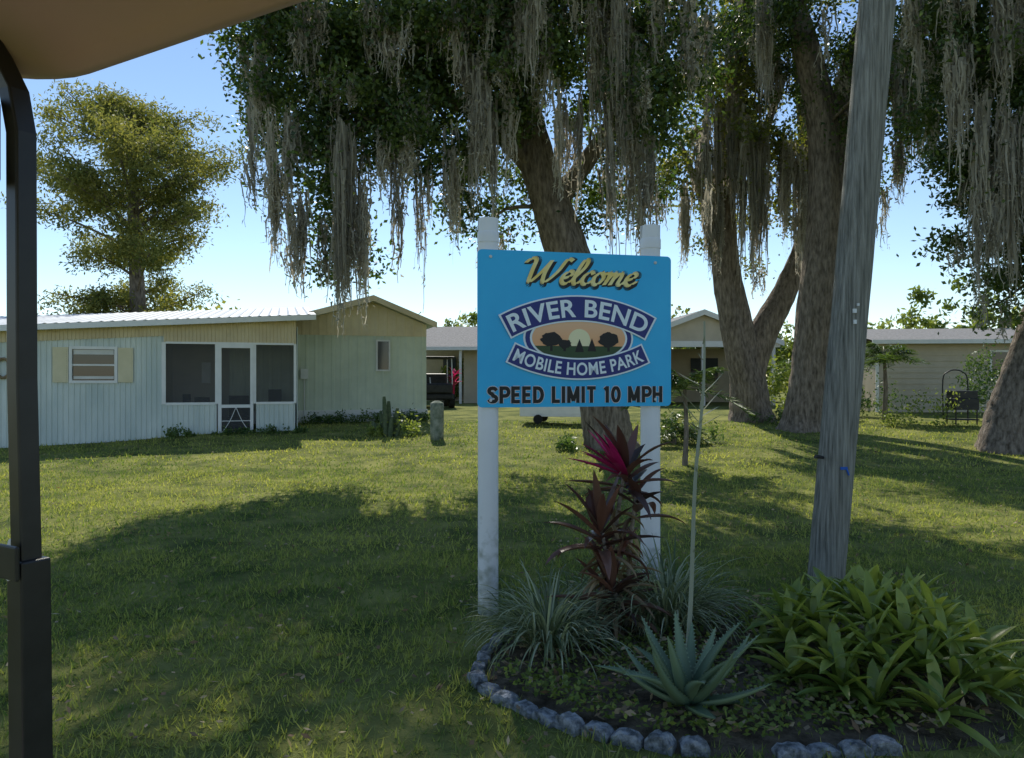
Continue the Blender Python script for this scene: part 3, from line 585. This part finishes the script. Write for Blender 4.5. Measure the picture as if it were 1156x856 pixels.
def cir(cx,cz,rx,rz,a0,a1,n=10): return [(cx+rx*math.cos(math.radians(a0+(a1-a0)*i/n)),cz+rz*math.sin(math.radians(a0+(a1-a0)*i/n))) for i in range(n+1)]
blk={'S':([cir(.28,.73,.20,.17,20,270)+cir(.28,.27,.21,.17,90,-160)],.56),
'P':([[(.1,0),(.1,1)],[(.1,.9),(.3,.9)]+cir(.32,.67,.19,.23,90,-90)+[(.1,.44)]],.56),
'E':([[(.1,0),(.1,1)],[(.1,.9),(.48,.9)],[(.1,.5),(.44,.5)],[(.1,.1),(.48,.1)]],.52),
'D':([[(.1,0),(.1,1)],[(.1,.9),(.26,.9)]+cir(.26,.5,.26,.4,90,-90)+[(.1,.1)]],.62),
'L':([[(.1,0),(.1,1)],[(.1,.1),(.46,.1)]],.48),'I':([[(.1,0),(.1,1)]],.22),
'M':([[(.1,0),(.1,1)],[(.1,.95),(.36,.12)],[(.36,.12),(.62,.95)],[(.62,0),(.62,1)]],.74),
'T':([[(.27,0),(.27,1)],[(.02,.9),(.52,.9)]],.54),'1':([[(.22,0),(.22,1)],[(.22,.93),(.06,.78)]],.36),
'0':([cir(.28,.5,.19,.41,0,360,20)],.56),'H':([[(.1,0),(.1,1)],[(.5,0),(.5,1)],[(.1,.5),(.5,.5)]],.6),' ':([],.26)}
def block(s,w,h,th,ox,oz,y,m,name):
    tot=sum(blk[c_][1]+.09 for c_ in s)-.09; k=w/tot; b=B(); x=0; cnt=0
    for c_ in s:
        for st_ in blk[c_][0]:
            Q=[Vector(((p[0]+x)*k-w/2+ox,p[1]*h+oz)) for p in st_]
            for i in range(len(Q)-1):
                a,c2=Q[i],Q[i+1]; d=(c2-a).normalized(); nn=Vector((-d.y,d.x))*th
                e0=a-d*(th*.35 if len(Q)>2 else 0); e1=c2+d*(th*.35 if len(Q)>2 else 0); cnt+=1; yy=y-.00002*(cnt%7)
                q4=[e0-nn,e1-nn,e1+nn,e0+nn]
                b.add([(p.x,yy,min(max(p.y,oz-(th-.0115 if th>.0115 else 0)),oz+h+(th-.0115 if th>.0115 else 0))) for p in q4],[(0,1,2,3)])
        x+=blk[c_][1]+.09
    b.build(name,m,S)
block('SPEED LIMIT 10 MPH',1.19,.108,.016,0,-.475,-.0085,m_mauve,'speed_text_edge')
block('SPEED LIMIT 10 MPH',1.19,.108,.0115,0,-.475,-.0100,m_blk,'speed_text')
def text(s,w,h,off,mapf,y,m,name,space=1.0,size=None):
    def raw(off):
        cu=bpy.data.curves.new('t','FONT'); cu.body=s; cu.align_x='CENTER'; cu.offset=off; cu.resolution_u=6; cu.space_character=space
        o=bpy.data.objects.new('t',cu); scene.collection.objects.link(o); bpy.context.view_layer.update()
        me=bpy.data.meshes.new_from_object(o.evaluated_get(bpy.context.evaluated_depsgraph_get()))
        v=np.array([q.co[:] for q in me.vertices]); f=[tuple(p.vertices) for p in me.polygons]
        bpy.data.objects.remove(o); return v,f
    v0,_=raw(0.012); x0,x1=v0[:,0].min(),v0[:,0].max(); z0,z1=v0[:,1].min(),v0[:,1].max()
    v,f=raw(off)
    X=(v[:,0]-(x0+x1)/2)/(x1-x0)*w; Z=(v[:,1]-z0)/(z1-z0)*h
    b=B(); b.add([(mapf(a,c_)[0],y,mapf(a,c_)[1]) for a,c_ in zip(X,Z)],f); b.build(name,m,S)
def arc(Rr,zc,sign,x0=.012):
    def f(a,c_):
        if sign>0: th=a/Rr; r=Rr+c_; return (x0+r*math.sin(th), zc-Rr+r*math.cos(th))
        th=a/Rr; r=Rr-c_; return (x0+r*math.sin(th), zc+Rr-r*math.cos(th))
    return f
def ell(a,c_,x0,z0,n=48): return [(x0+a*math.cos(2*math.pi*i/n),z0+c_*math.sin(2*math.pi*i/n)) for i in range(n)]
def sheet(out,y,m,name,parent=S):
    b=B(); b.add([(x,y,z) for x,z in out],[tuple(range(len(out)))]); return b.build(name,m,parent)
lx,lz=.012,-.055
sheet(ell(.375,.20,lx,lz),-.0085,m_ltr,'ring_outer'); sheet(ell(.362,.19,lx,lz),-.0100,m_navy,'ring_navy'); sheet(ell(.332,.163,lx,lz),-.0115,m_ltr,'ring_white')
m_sun=mat('sign_sunset',(.85,.50,.22),rough=.4)
nt=m_sun.node_tree; tc=nt.nodes.new('ShaderNodeTexCoord'); sp=nt.nodes.new('ShaderNodeSeparateXYZ'); nt.links.new(tc.outputs['Object'],sp.inputs[0])
mr=nt.nodes.new('ShaderNodeMapRange'); mr.inputs[1].default_value=-.2; mr.inputs[2].default_value=.1; nt.links.new(sp.outputs[2],mr.inputs[0])
mx=nt.nodes.new('ShaderNodeMix'); mx.data_type='RGBA'; mx.inputs[6].default_value=(.85,.36,.12,1); mx.inputs[7].default_value=(.9,.58,.36,1); nt.links.new(mr.outputs[0],mx.inputs[0]); nt.links.new(mx.outputs[2],nt.nodes['Principled BSDF'].inputs['Base Color'])
sheet(ell(.318,.150,lx,lz),-.0130,m_sun,'sunset')
m_pale=mat('sign_sun_disc',(.9,.82,.5),rough=.4)
sheet(ell(.075,.075,lx,lz-.015),-.0140,m_pale,'sun_disc')
m_dg=mat('sign_dark_green',(.05,.09,.04),rough=.5)
lowe=[(lx+.318*math.cos(a),lz+.150*math.sin(a)) for a in np.linspace(math.radians(200),math.radians(340),24)]
sheet(lowe,-.0148,m_dg,'sign_ground')
for k,(px,pz,s) in enumerate(((-.19,-.02,1.1),(-.10,-.05,.7),(.0,-.06,.75),(.085,-.055,.75),(.20,-.02,1.1))):
    n=26; out=[(lx+px+s*.062*math.cos(2*math.pi*i/n)*(1+R(-.15,.15)),lz+pz+.012+s*.042*math.sin(2*math.pi*i/n)*(1+R(-.15,.15))) for i in range(n)]
    if k in (2,3): out=[(lx+px-.03,lz+pz-.03),(lx+px+.03,lz+pz-.03),(lx+px+.018,lz+pz+.01),(lx+px,lz+pz+.055),(lx+px-.018,lz+pz+.01)]
    sheet(out,-.0156-.0003*k,m_blk,'tree_silhouette'); sheet([(lx+px-.009,lz-.085),(lx+px+.009,lz-.085),(lx+px+.006,lz+pz),(lx+px-.006,lz+pz)],-.0152,m_blk,'tree_stem')
def band(Rr,zc,sign,hw,lo,hi,y,m,name):
    f=arc(Rr,zc,sign); xs_=np.linspace(-hw,hw,30); b=B(); vs=[];fs=[]
    for a in xs_: p=f(a,lo);q=f(a,hi); vs+=[(p[0],y,p[1]),(q[0],y,q[1])]
    for i in range(29): fs.append((2*i,2*i+2,2*i+3,2*i+1))
    b.add(vs,fs); b.build(name,m,S)
for (Rr,zc,sg,hw,hh,s,nm) in ((.98,.082,1,.48,.112,'RIVER BEND','top'),(1.1,-.296,-1,.485,.082,'MOBILE HOME PARK','bottom')):
    band(Rr,zc,sg,hw+.012,-.030,hh+.030,-.0172,m_ltr,nm+'_banner_edge'); band(Rr,zc,sg,hw,-.020,hh+.020,-.0184,m_navy,nm+'_banner')
    text(s,hw*2-.045,hh,.022,arc(Rr,zc,sg),-.0208,m_ltr,nm+'_text',space=1.05)
b=B()
for x in (-.575,.545):
    for z in (.455,-.455): b.tube([(x,-.006,z),(x,-.014,z)],[.011,.009],sides=10,sub=1)
b.build('bolts',m_skirt,S)
m_post=mat('white_pvc_post',(.76,.77,.78),(.82,.83,.84),rough=.4,scale=3)
nt=m_post.node_tree; pr=nt.nodes['Principled BSDF']; base=pr.inputs['Base Color'].links[0].from_socket
tc=nt.nodes.new('ShaderNodeTexCoord'); sp=nt.nodes.new('ShaderNodeSeparateXYZ'); nt.links.new(tc.outputs['Object'],sp.inputs[0])
nz=nt.nodes.new('ShaderNodeTexNoise'); nz.inputs['Scale'].default_value=14; nz.inputs['Detail'].default_value=8; nt.links.new(tc.outputs['Object'],nz.inputs[0])
ad=nt.nodes.new('ShaderNodeMath'); ad.operation='MULTIPLY_ADD'; nt.links.new(nz.outputs[0],ad.inputs[0]); ad.inputs[1].default_value=-1.6; nt.links.new(sp.outputs[2],ad.inputs[2])
mr=nt.nodes.new('ShaderNodeMapRange'); mr.inputs[1].default_value=-2.15; mr.inputs[2].default_value=-2.75; nt.links.new(ad.outputs[0],mr.inputs[0])
mx=nt.nodes.new('ShaderNodeMix'); mx.data_type='RGBA'; nt.links.new(mr.outputs[0],mx.inputs[0]); nt.links.new(base,mx.inputs[6]); mx.inputs[7].default_value=(.3,.32,.24,1); nt.links.new(mx.outputs[2],pr.inputs['Base Color'])
b=B()
for x,zt in ((-.575,.625),(.545,.63)):
    b.tube([(x,.073,-1.9),(x,.073,zt-.07),(x,.073,zt-.069)],[.066,.066,.066],sides=28,sub=2)
    b.tube([(x,.073,zt-.07),(x,.073,zt-.01),(x,.073,zt),(x,.073,zt+.012)],[.070,.070,.064,.035],sides=28,sub=2)
o=b.build('posts',m_post,S,smooth=True); md=o.modifiers.new('e','EDGE_SPLIT'); md.split_angle=math.radians(35)

# ------------------------------------------------------------ garden plants
m_lil=mat('liriope',(.10,.14,.06),(.50,.53,.36),val=True,rough=.45,trans=.25)
def clump(name,x,y,n,Ln,W,zz=.05):
    b=B()
    for k in range(n):
        az=R(0,6.28); rr=abs(random.gauss(0,.08)); b.leaf((x+math.cos(az)*rr,y+math.sin(az)*rr,zz),az+R(-.5,.5),R(.6,1.5),Ln*R(.6,1.15),W*R(.6,1.2),R(1.4,3.0),n=8,val=R(0,1)**1.5,side=R(-.5,.5))
    b.build(name,m_lil)
clump('grass_clump',.20,4.05,430,.50,.010); clump('grass_clump',.92,4.4,430,.56,.010); clump('grass_clump',.60,4.5,250,.46,.010)
T=empty('cordyline_plant')
m_cor=mat('cordyline_leaf',(.05,.028,.022),(.24,.12,.08),val=True,rough=.32,spec=.6,trans=.2,tcol=(1.5,.8,.7))
m_mag=mat('cordyline_magenta',(.18,.012,.05),(.60,.03,.18),val=True,rough=.35,spec=.5,trans=.35,tcol=(1.5,1,1))
m_stem=mat('cordyline_stem',(.2,.16,.12),(.36,.3,.24),rough=.9,scale=20,stretch=(1,1,3),bump=.4)
b=B(); st=[((.56,4.3,0),(.58,4.3,.5),(.66,4.3,1.02)),((.52,4.25,0),(.55,4.22,.3),(.50,4.2,.70)),((.60,4.22,0),(.60,4.2,.2),(.56,4.18,.38)),((.66,4.3,0),(.68,4.3,.5),(.72,4.3,.88))]
for s_ in st: b.tube(s_,[.016,.013,.010],sides=8,sub=5,rough=.08)
b.build('stems',m_stem,T,smooth=True)
b=B(); mg=B()
for hi,(s_,n,Ln) in enumerate(((st[0],18,.36),(st[1],22,.37),(st[2],20,.36),(st[3],10,.30))):
    top=Vector(s_[2])
    for k in range(n):
        t=k/n; az=k*2.4+R(-.3,.3); b.leaf(top-Vector((0,0,.18*(1-t))),az,.1+1.25*t+R(-.2,.2),Ln*R(.65,1.1),R(.05,.075),R(.4,2.2)*(1.25-t),n=8,prof='lance',val=R(0,1),fold=.28,side=R(-.7,.7))
    if hi in (0,):
        for k in range(10): mg.leaf(top-Vector((0,0,.08)),R(2.5,4.4),R(.2,1.0),Ln*R(.7,1.05),.05,R(.1,.6),n=7,prof='lance',val=R(.2,1),fold=.28)
b.build('leaves',m_cor,T,smooth=True); mg.build('magenta_leaves',m_mag,T,smooth=True)
b=B()
for s_ in st:
    for k in range(22): z=R(.12,s_[2][2]*.75); b.leaf((s_[1][0]+R(-.03,.03),s_[1][1]+R(-.03,.03),z+.05),R(0,6.28),R(-.9,.3),R(.15,.3),.028,R(.8,1.8),n=6,prof='lance',val=R(0,1),fold=.5)
b.build('dead_leaves',m_dead,T)
b=B()
for k in range(22): b.leaf((-2.05,26.2,1.2+R(0,.5)),R(0,6.28),R(.2,1.4),R(.3,.45),.09,R(.4,1.4),prof='lance',val=R(0,1))
b.tube([(-2.05,26.2,.5),(-2.05,26.2,1.6)],[.03,.03],sides=6); b.build('red_cordyline',m_mag)
m_aloe=mat('aloe_leaf',(.08,.13,.075),(.22,.30,.17),val=True,rough=.45,spec=.4)
b=B(); ax,ay=.78,3.30
for k in range(22):
    t=k/22; az=k*2.39996+R(-.2,.2); el=.10+1.15*t+R(-.1,.1); Ln=R(.36,.50)*(1-.22*t); e=el; n=9; p=Vector((ax+.035*math.cos(az),ay+.035*math.sin(az),.06+.06*t)); vs=[];fs=[];bend=R(-.8,.2)*(1-t) if k%3 else R(.2,.8)
    for i in range(n+1):
        u=i/n; w=.078*max(.03,(1-u)**.72)*(1 if u>.1 else .8); th=w*.3
        sd=Vector((-math.sin(az),math.cos(az),0)); d=Vector((math.cos(e)*math.cos(az),math.cos(e)*math.sin(az),math.sin(e))); nn=d.cross(sd)*-1
        if nn.z<0: nn=-nn
        vs+=[p+sd*w/2+nn*th*.7,p+nn*th*.1,p-sd*w/2+nn*th*.7,p-sd*w*.3-nn*th*.7,p-nn*th,p+sd*w*.3-nn*th*.7]
        if i<n:
            for q in range(6): fs.append((i*6+q,i*6+(q+1)%6,(i+1)*6+(q+1)%6,(i+1)*6+q))
        p=p+d*Ln/n; e-=bend/n
        if p.z<.05: e=max(e,.0)
    b.add(vs,fs,np.clip([.25+.22*math.sin(k*1.7)+.5*(j//6)/n for j in range(len(vs))],0,1))
    for i in range(1,n):
        for bi in (0,2):
            q0=Vector(vs[i*6+bi]); cen=Vector(vs[i*6+1]); dr=(q0-cen).normalized(); al=(Vector(vs[(i+1)*6+bi])-q0)
            for fr in (0,.5):
                qq=q0+al*fr; b.add([qq-al.normalized()*.004,qq+al.normalized()*.004,qq+dr*.009],[(0,1,2)],1.)
b.build('aloe_plant',m_aloe,smooth=True)
m_stalk=mat('flower_stalk',(.22,.24,.16),(.40,.42,.32),val=True,rough=.7)
b=B(); b.tube([(.84,3.6,.06),(.865,3.6,.45),(.885,3.6,1.0),(.925,3.6,1.45),(.93,3.6,1.78)],[.013,.011,.009,.007,.004],sides=8,sub=6)
for k in range(16):
    z=.5+k*.078; x=.865+.05*(z-.45); b.leaf((x,3.6,z),k*2.4,.9,.05,.012,.3,n=4,prof='taper',val=.3)
for k in range(11): z=1.18+R(0,.32); b.leaf((.91,3.6,z),R(-.8,.8) if k%2 else R(2.4,4),R(.3,1.0),R(.09,.18),.016,R(-.5,.2),n=5,prof='lance',val=R(0,.5))
b.build('flower_stalk',m_stalk)
m_bro=mat('bromeliad_leaf',(.10,.17,.03),(.44,.48,.11),val=True,rough=.33,spec=.5,trans=.3,tcol=(1.3,1.35,.6))
b=B(); cs=[]; bcx,bcy=1.84,3.78
for k in range(700):
    if len(cs)>=44: break
    a=R(0,6.28); r=math.sqrt(R(0,1)); x=bcx+.52*r*math.cos(a); y=bcy+.62*r*math.sin(a)
    if all((x-c_[0])**2+(y-c_[1])**2>.11**2 for c_ in cs): cs.append((x,y,r))
for x,y,r in cs:
    h=.06+.27*(1-r*r)+R(-.02,.05); oa=math.atan2(y-bcy,x-bcx); tint=R(-.25,.25)
    for k in range(14):
        t=k/14; az=k*2.4+R(-.3,.3); b.leaf((x+.025*r*math.cos(oa),y,h+.02*t),az,.25+1.0*t+R(-.2,.2)+.25*math.cos(az-oa+3.14)*r,R(.17,.33)*(1-.2*t),R(.036,.058),R(.5,1.9)*(1.1-.6*t),n=7,val=min(1,max(0,.2+.45*t+tint+R(-.2,.2))),fold=.25,side=R(-.5,.5))
b.build('bromeliad_plants',m_bro,smooth=True)
n=20000; x=rng.uniform(-.2,2.5,n); y=rng.uniform(2.9,5.2,n); k=inbed(x,y,-.04)&((np.sin(x*5+1)*np.sin(y*6)+rng.normal(0,.5,n))>-.15); x=x[k];y=y[k];n=len(x)
V=quads(np.stack([x,y,.045+rng.uniform(0,.06,n)],1),rng.uniform(.018,.042,n),rng.uniform(.012,.028,n),.5)
mk('ground_cover_plants',V,np.arange(len(V)).reshape(-1,4),m_shrub,np.repeat(rng.random(n)*.7,4))
n=1500; x=rng.uniform(-.2,2.5,n); y=rng.uniform(2.9,5.2,n); k=inbed(x,y,-.04); x=x[k];y=y[k];n=len(x)
V=quads(np.stack([x,y,.065+rng.uniform(0,.04,n)],1),rng.uniform(.03,.08,n),rng.uniform(.012,.03,n),.3)
mk('leaf_litter',V,np.arange(len(V)).reshape(-1,4),m_dead,np.repeat(rng.random(n),4))
# edging : weathered scalloped concrete blocks
m_edge=mat('edging_concrete',(.10,.115,.12),(.42,.44,.46),rough=.95,scale=26,bump=1.,bscale=45,ramp=(.36,.62))
b=B(); path=bed[0:12]; carry=.0
for k in range(len(path)-1):
    a=Vector(path[k]+(0,)); c2=Vector(path[k+1]+(0,)); d=(c2-a); Ls=d.length; d.normalize(); s=carry
    while s<Ls:
        p=a+d*s
        if R(0,1)>.04 and not (.84<p.x<1.06) and p.x<1.5:
            nv=Vector((-d.y,d.x,0)); ang=R(-.2,.2); dd=(d*math.cos(ang)+nv*math.sin(ang)); nn=Vector((-dd.y,dd.x,0)); l=R(.052,.068); h=R(.055,.085); z0=g(p.x,p.y)-.02; p=p+nv*R(-.012,.012)
            nl=7; vs=[]; fs=[]; m_=8
            for q in range(nl):
                tt=-1+2*q/(nl-1); sc=(1-.30*abs(tt)**4)
                for w_ in range(m_):
                    th=math.pi*w_/(m_-1); ww=.036*(1+R(-.1,.1)); hh=h*sc*(1+R(-.07,.07))
                    vs.append(p+dd*(tt*l+R(-.003,.003))+nn*(abs(math.cos(th))**.3*(1 if math.cos(th)>0 else -1))*ww+Vector((0,0,z0+math.sin(th)**.25*hh)))
            for q in range(nl-1):
                for w_ in range(m_-1): fs.append((q*m_+w_,q*m_+w_+1,(q+1)*m_+w_+1,(q+1)*m_+w_))
            fs+=[tuple(range(m_))[::-1],tuple(range((nl-1)*m_,nl*m_))]
            b.add(vs,fs)
        s+=R(.125,.145)
    carry=s-Ls
b.build('garden_edging',m_edge,bevel=.004)

# ------------------------------------------------------------ golf cart we sit in
T=empty('golf_cart',(-.586,.907,0),math.atan2(-.490,.872))
m_canopy=mat('cart_canopy',(.68,.44,.44),(.74,.50,.50),rough=.45,scale=2,bump=.05)
b=B()
def rr2(ins,r=.13,n=8):
    x0,x1,y0,y1=-.06+ins,1.8-ins,-1.15+ins,.03-ins; r=max(.02,r-ins*.6); o=[]
    for cx,cy,a0 in ((x1-r,y1-r,0),(x0+r,y1-r,90),(x0+r,y0+r,180),(x1-r,y0+r,270)):
        for i in range(n+1): a=math.radians(a0+90*i/n); o.append((cx+r*math.cos(a),cy+r*math.sin(a)))
    return o
rings=[(0.02,1.885),(.012,1.87),(0,1.868),(-.006,1.885),(-.004,1.915),(.02,1.95),(.1,1.975),(.3,1.99)]
inner=[(.02,1.885),(.035,1.905),(.08,1.925),(.2,1.94),(.4,1.95)]
def ringset(rs,flip):
    n=len(rr2(0)); vs=[];fs=[]
    for ins,z in rs: vs+=[(x,y,z) for x,y in rr2(ins)]
    for k in range(len(rs)-1):
        for i in range(n): fs.append((k*n+i,k*n+(i+1)%n,(k+1)*n+(i+1)%n,(k+1)*n+i))
    fs.append(tuple(range((len(rs)-1)*n,len(rs)*n))); b.add(vs,fs)
ringset(rings,0); ringset(inner,1); b.build('canopy_roof',m_canopy,T,smooth=True)
m_strut=mat('black_powder_coat',(.012,.012,.014),(.022,.022,.024),rough=.4,spec=.5,scale=20)
b=B()
def sq(pts,w,d):
    vs=[];fs=[]
    for (x,y,z) in pts: vs+=[(x-w,y-d,z),(x+w,y-d,z),(x+w,y+d,z),(x-w,y+d,z)]
    for k in range(len(pts)-1):
        for i in range(4): fs.append((k*4+i,k*4+(i+1)%4,(k+1)*4+(i+1)%4,(k+1)*4+i))
    fs+=[(3,2,1,0),tuple(range(len(pts)*4-4,len(pts)*4))]; b.add(vs,fs)
sq([(-.02,-.06,1.93),(-.004,-.035,1.88),(.012,-.025,1.84),(.018,-.02,1.79),(.020,-.02,1.5),(.030,-.02,1.27),(.034,-.02,.6)],.012,.012)
sq([(.034,-.02,1.29),(.040,-.02,1.0),(.046,-.02,.55)],.016,.017)
b.box(.015,.055,-.045,-.04,1.27,1.31)
b.build('front_strut',m_strut,T,bevel=.004)
b=B(); b.tube([(-.012,-.01,1.30),(.010,-.01,1.30)],[.011,.011],sides=12,sub=1); b.tube([(.036,-.036,1.275),(.036,-.044,1.275)],[.006,.006],sides=8,sub=1); b.build('clamp_knob',m_skirt,T)
b=B(); b.box(-.02,-.002,-.16,-.03,1.73,1.83); b.build('mirror_housing',m_strut,T,bevel=.006)
b=B(); b.box(-.0015,.0,-.15,-.045,1.745,1.815); b.build('mirror_glass',m_skirt,T)
m_clear=seethru('clear_windshield',(.6,.68,.7),.22)
b=B(); b.add([(-.002,-.04,1.34),(-.002,-1.08,1.34),(-.002,-1.08,.7),(-.002,-.04,.7),(.003,-.04,1.34),(.003,-1.08,1.34),(.003,-1.08,.7),(.003,-.04,.7)],[(0,1,2,3),(7,6,5,4),(0,4,5,1)]); b.build('windshield',m_clear,T)
b=B(); b.box(-.45,.1,-1.1,-.0,.35,.69); b.build('front_cowl',m_canopy,T,bevel=.05)

# ------------------------------------------------------------ camera, light
cam=bpy.data.cameras.new('camera'); cam.lens=26.19; cam.sensor_width=36; cam.clip_start=.05; cam.clip_end=2000
co=link(bpy.data.objects.new('camera',cam)); co.location=(0,0,1.5); co.rotation_euler=(math.radians(90),0,0); scene.camera=co
EL=math.radians(45); AZ=math.radians(-9)
sd=Vector((math.cos(EL)*math.sin(AZ),math.cos(EL)*math.cos(AZ),math.sin(EL)))
su=bpy.data.lights.new('sun','SUN'); su.energy=5; su.angle=math.radians(.5); su.color=(1,.95,.84)
so=link(bpy.data.objects.new('sun',su)); so.rotation_euler=sd.to_track_quat('Z','Y').to_euler(); so.location=(0,0,30)
w=bpy.data.worlds.new('World'); scene.world=w; w.use_nodes=True; nt=w.node_tree
sk=nt.nodes.new('ShaderNodeTexSky'); sk.sky_type='NISHITA'; sk.sun_disc=False; sk.sun_elevation=EL; sk.sun_rotation=AZ; sk.air_density=1.; sk.dust_density=0.; sk.ozone_density=2.
bg=nt.nodes['Background']; bg.inputs[1].default_value=.15; nt.links.new(sk.outputs[0],bg.inputs[0])
scene.view_settings.view_transform='Standard'; scene.view_settings.look='None'; scene.view_settings.exposure=0
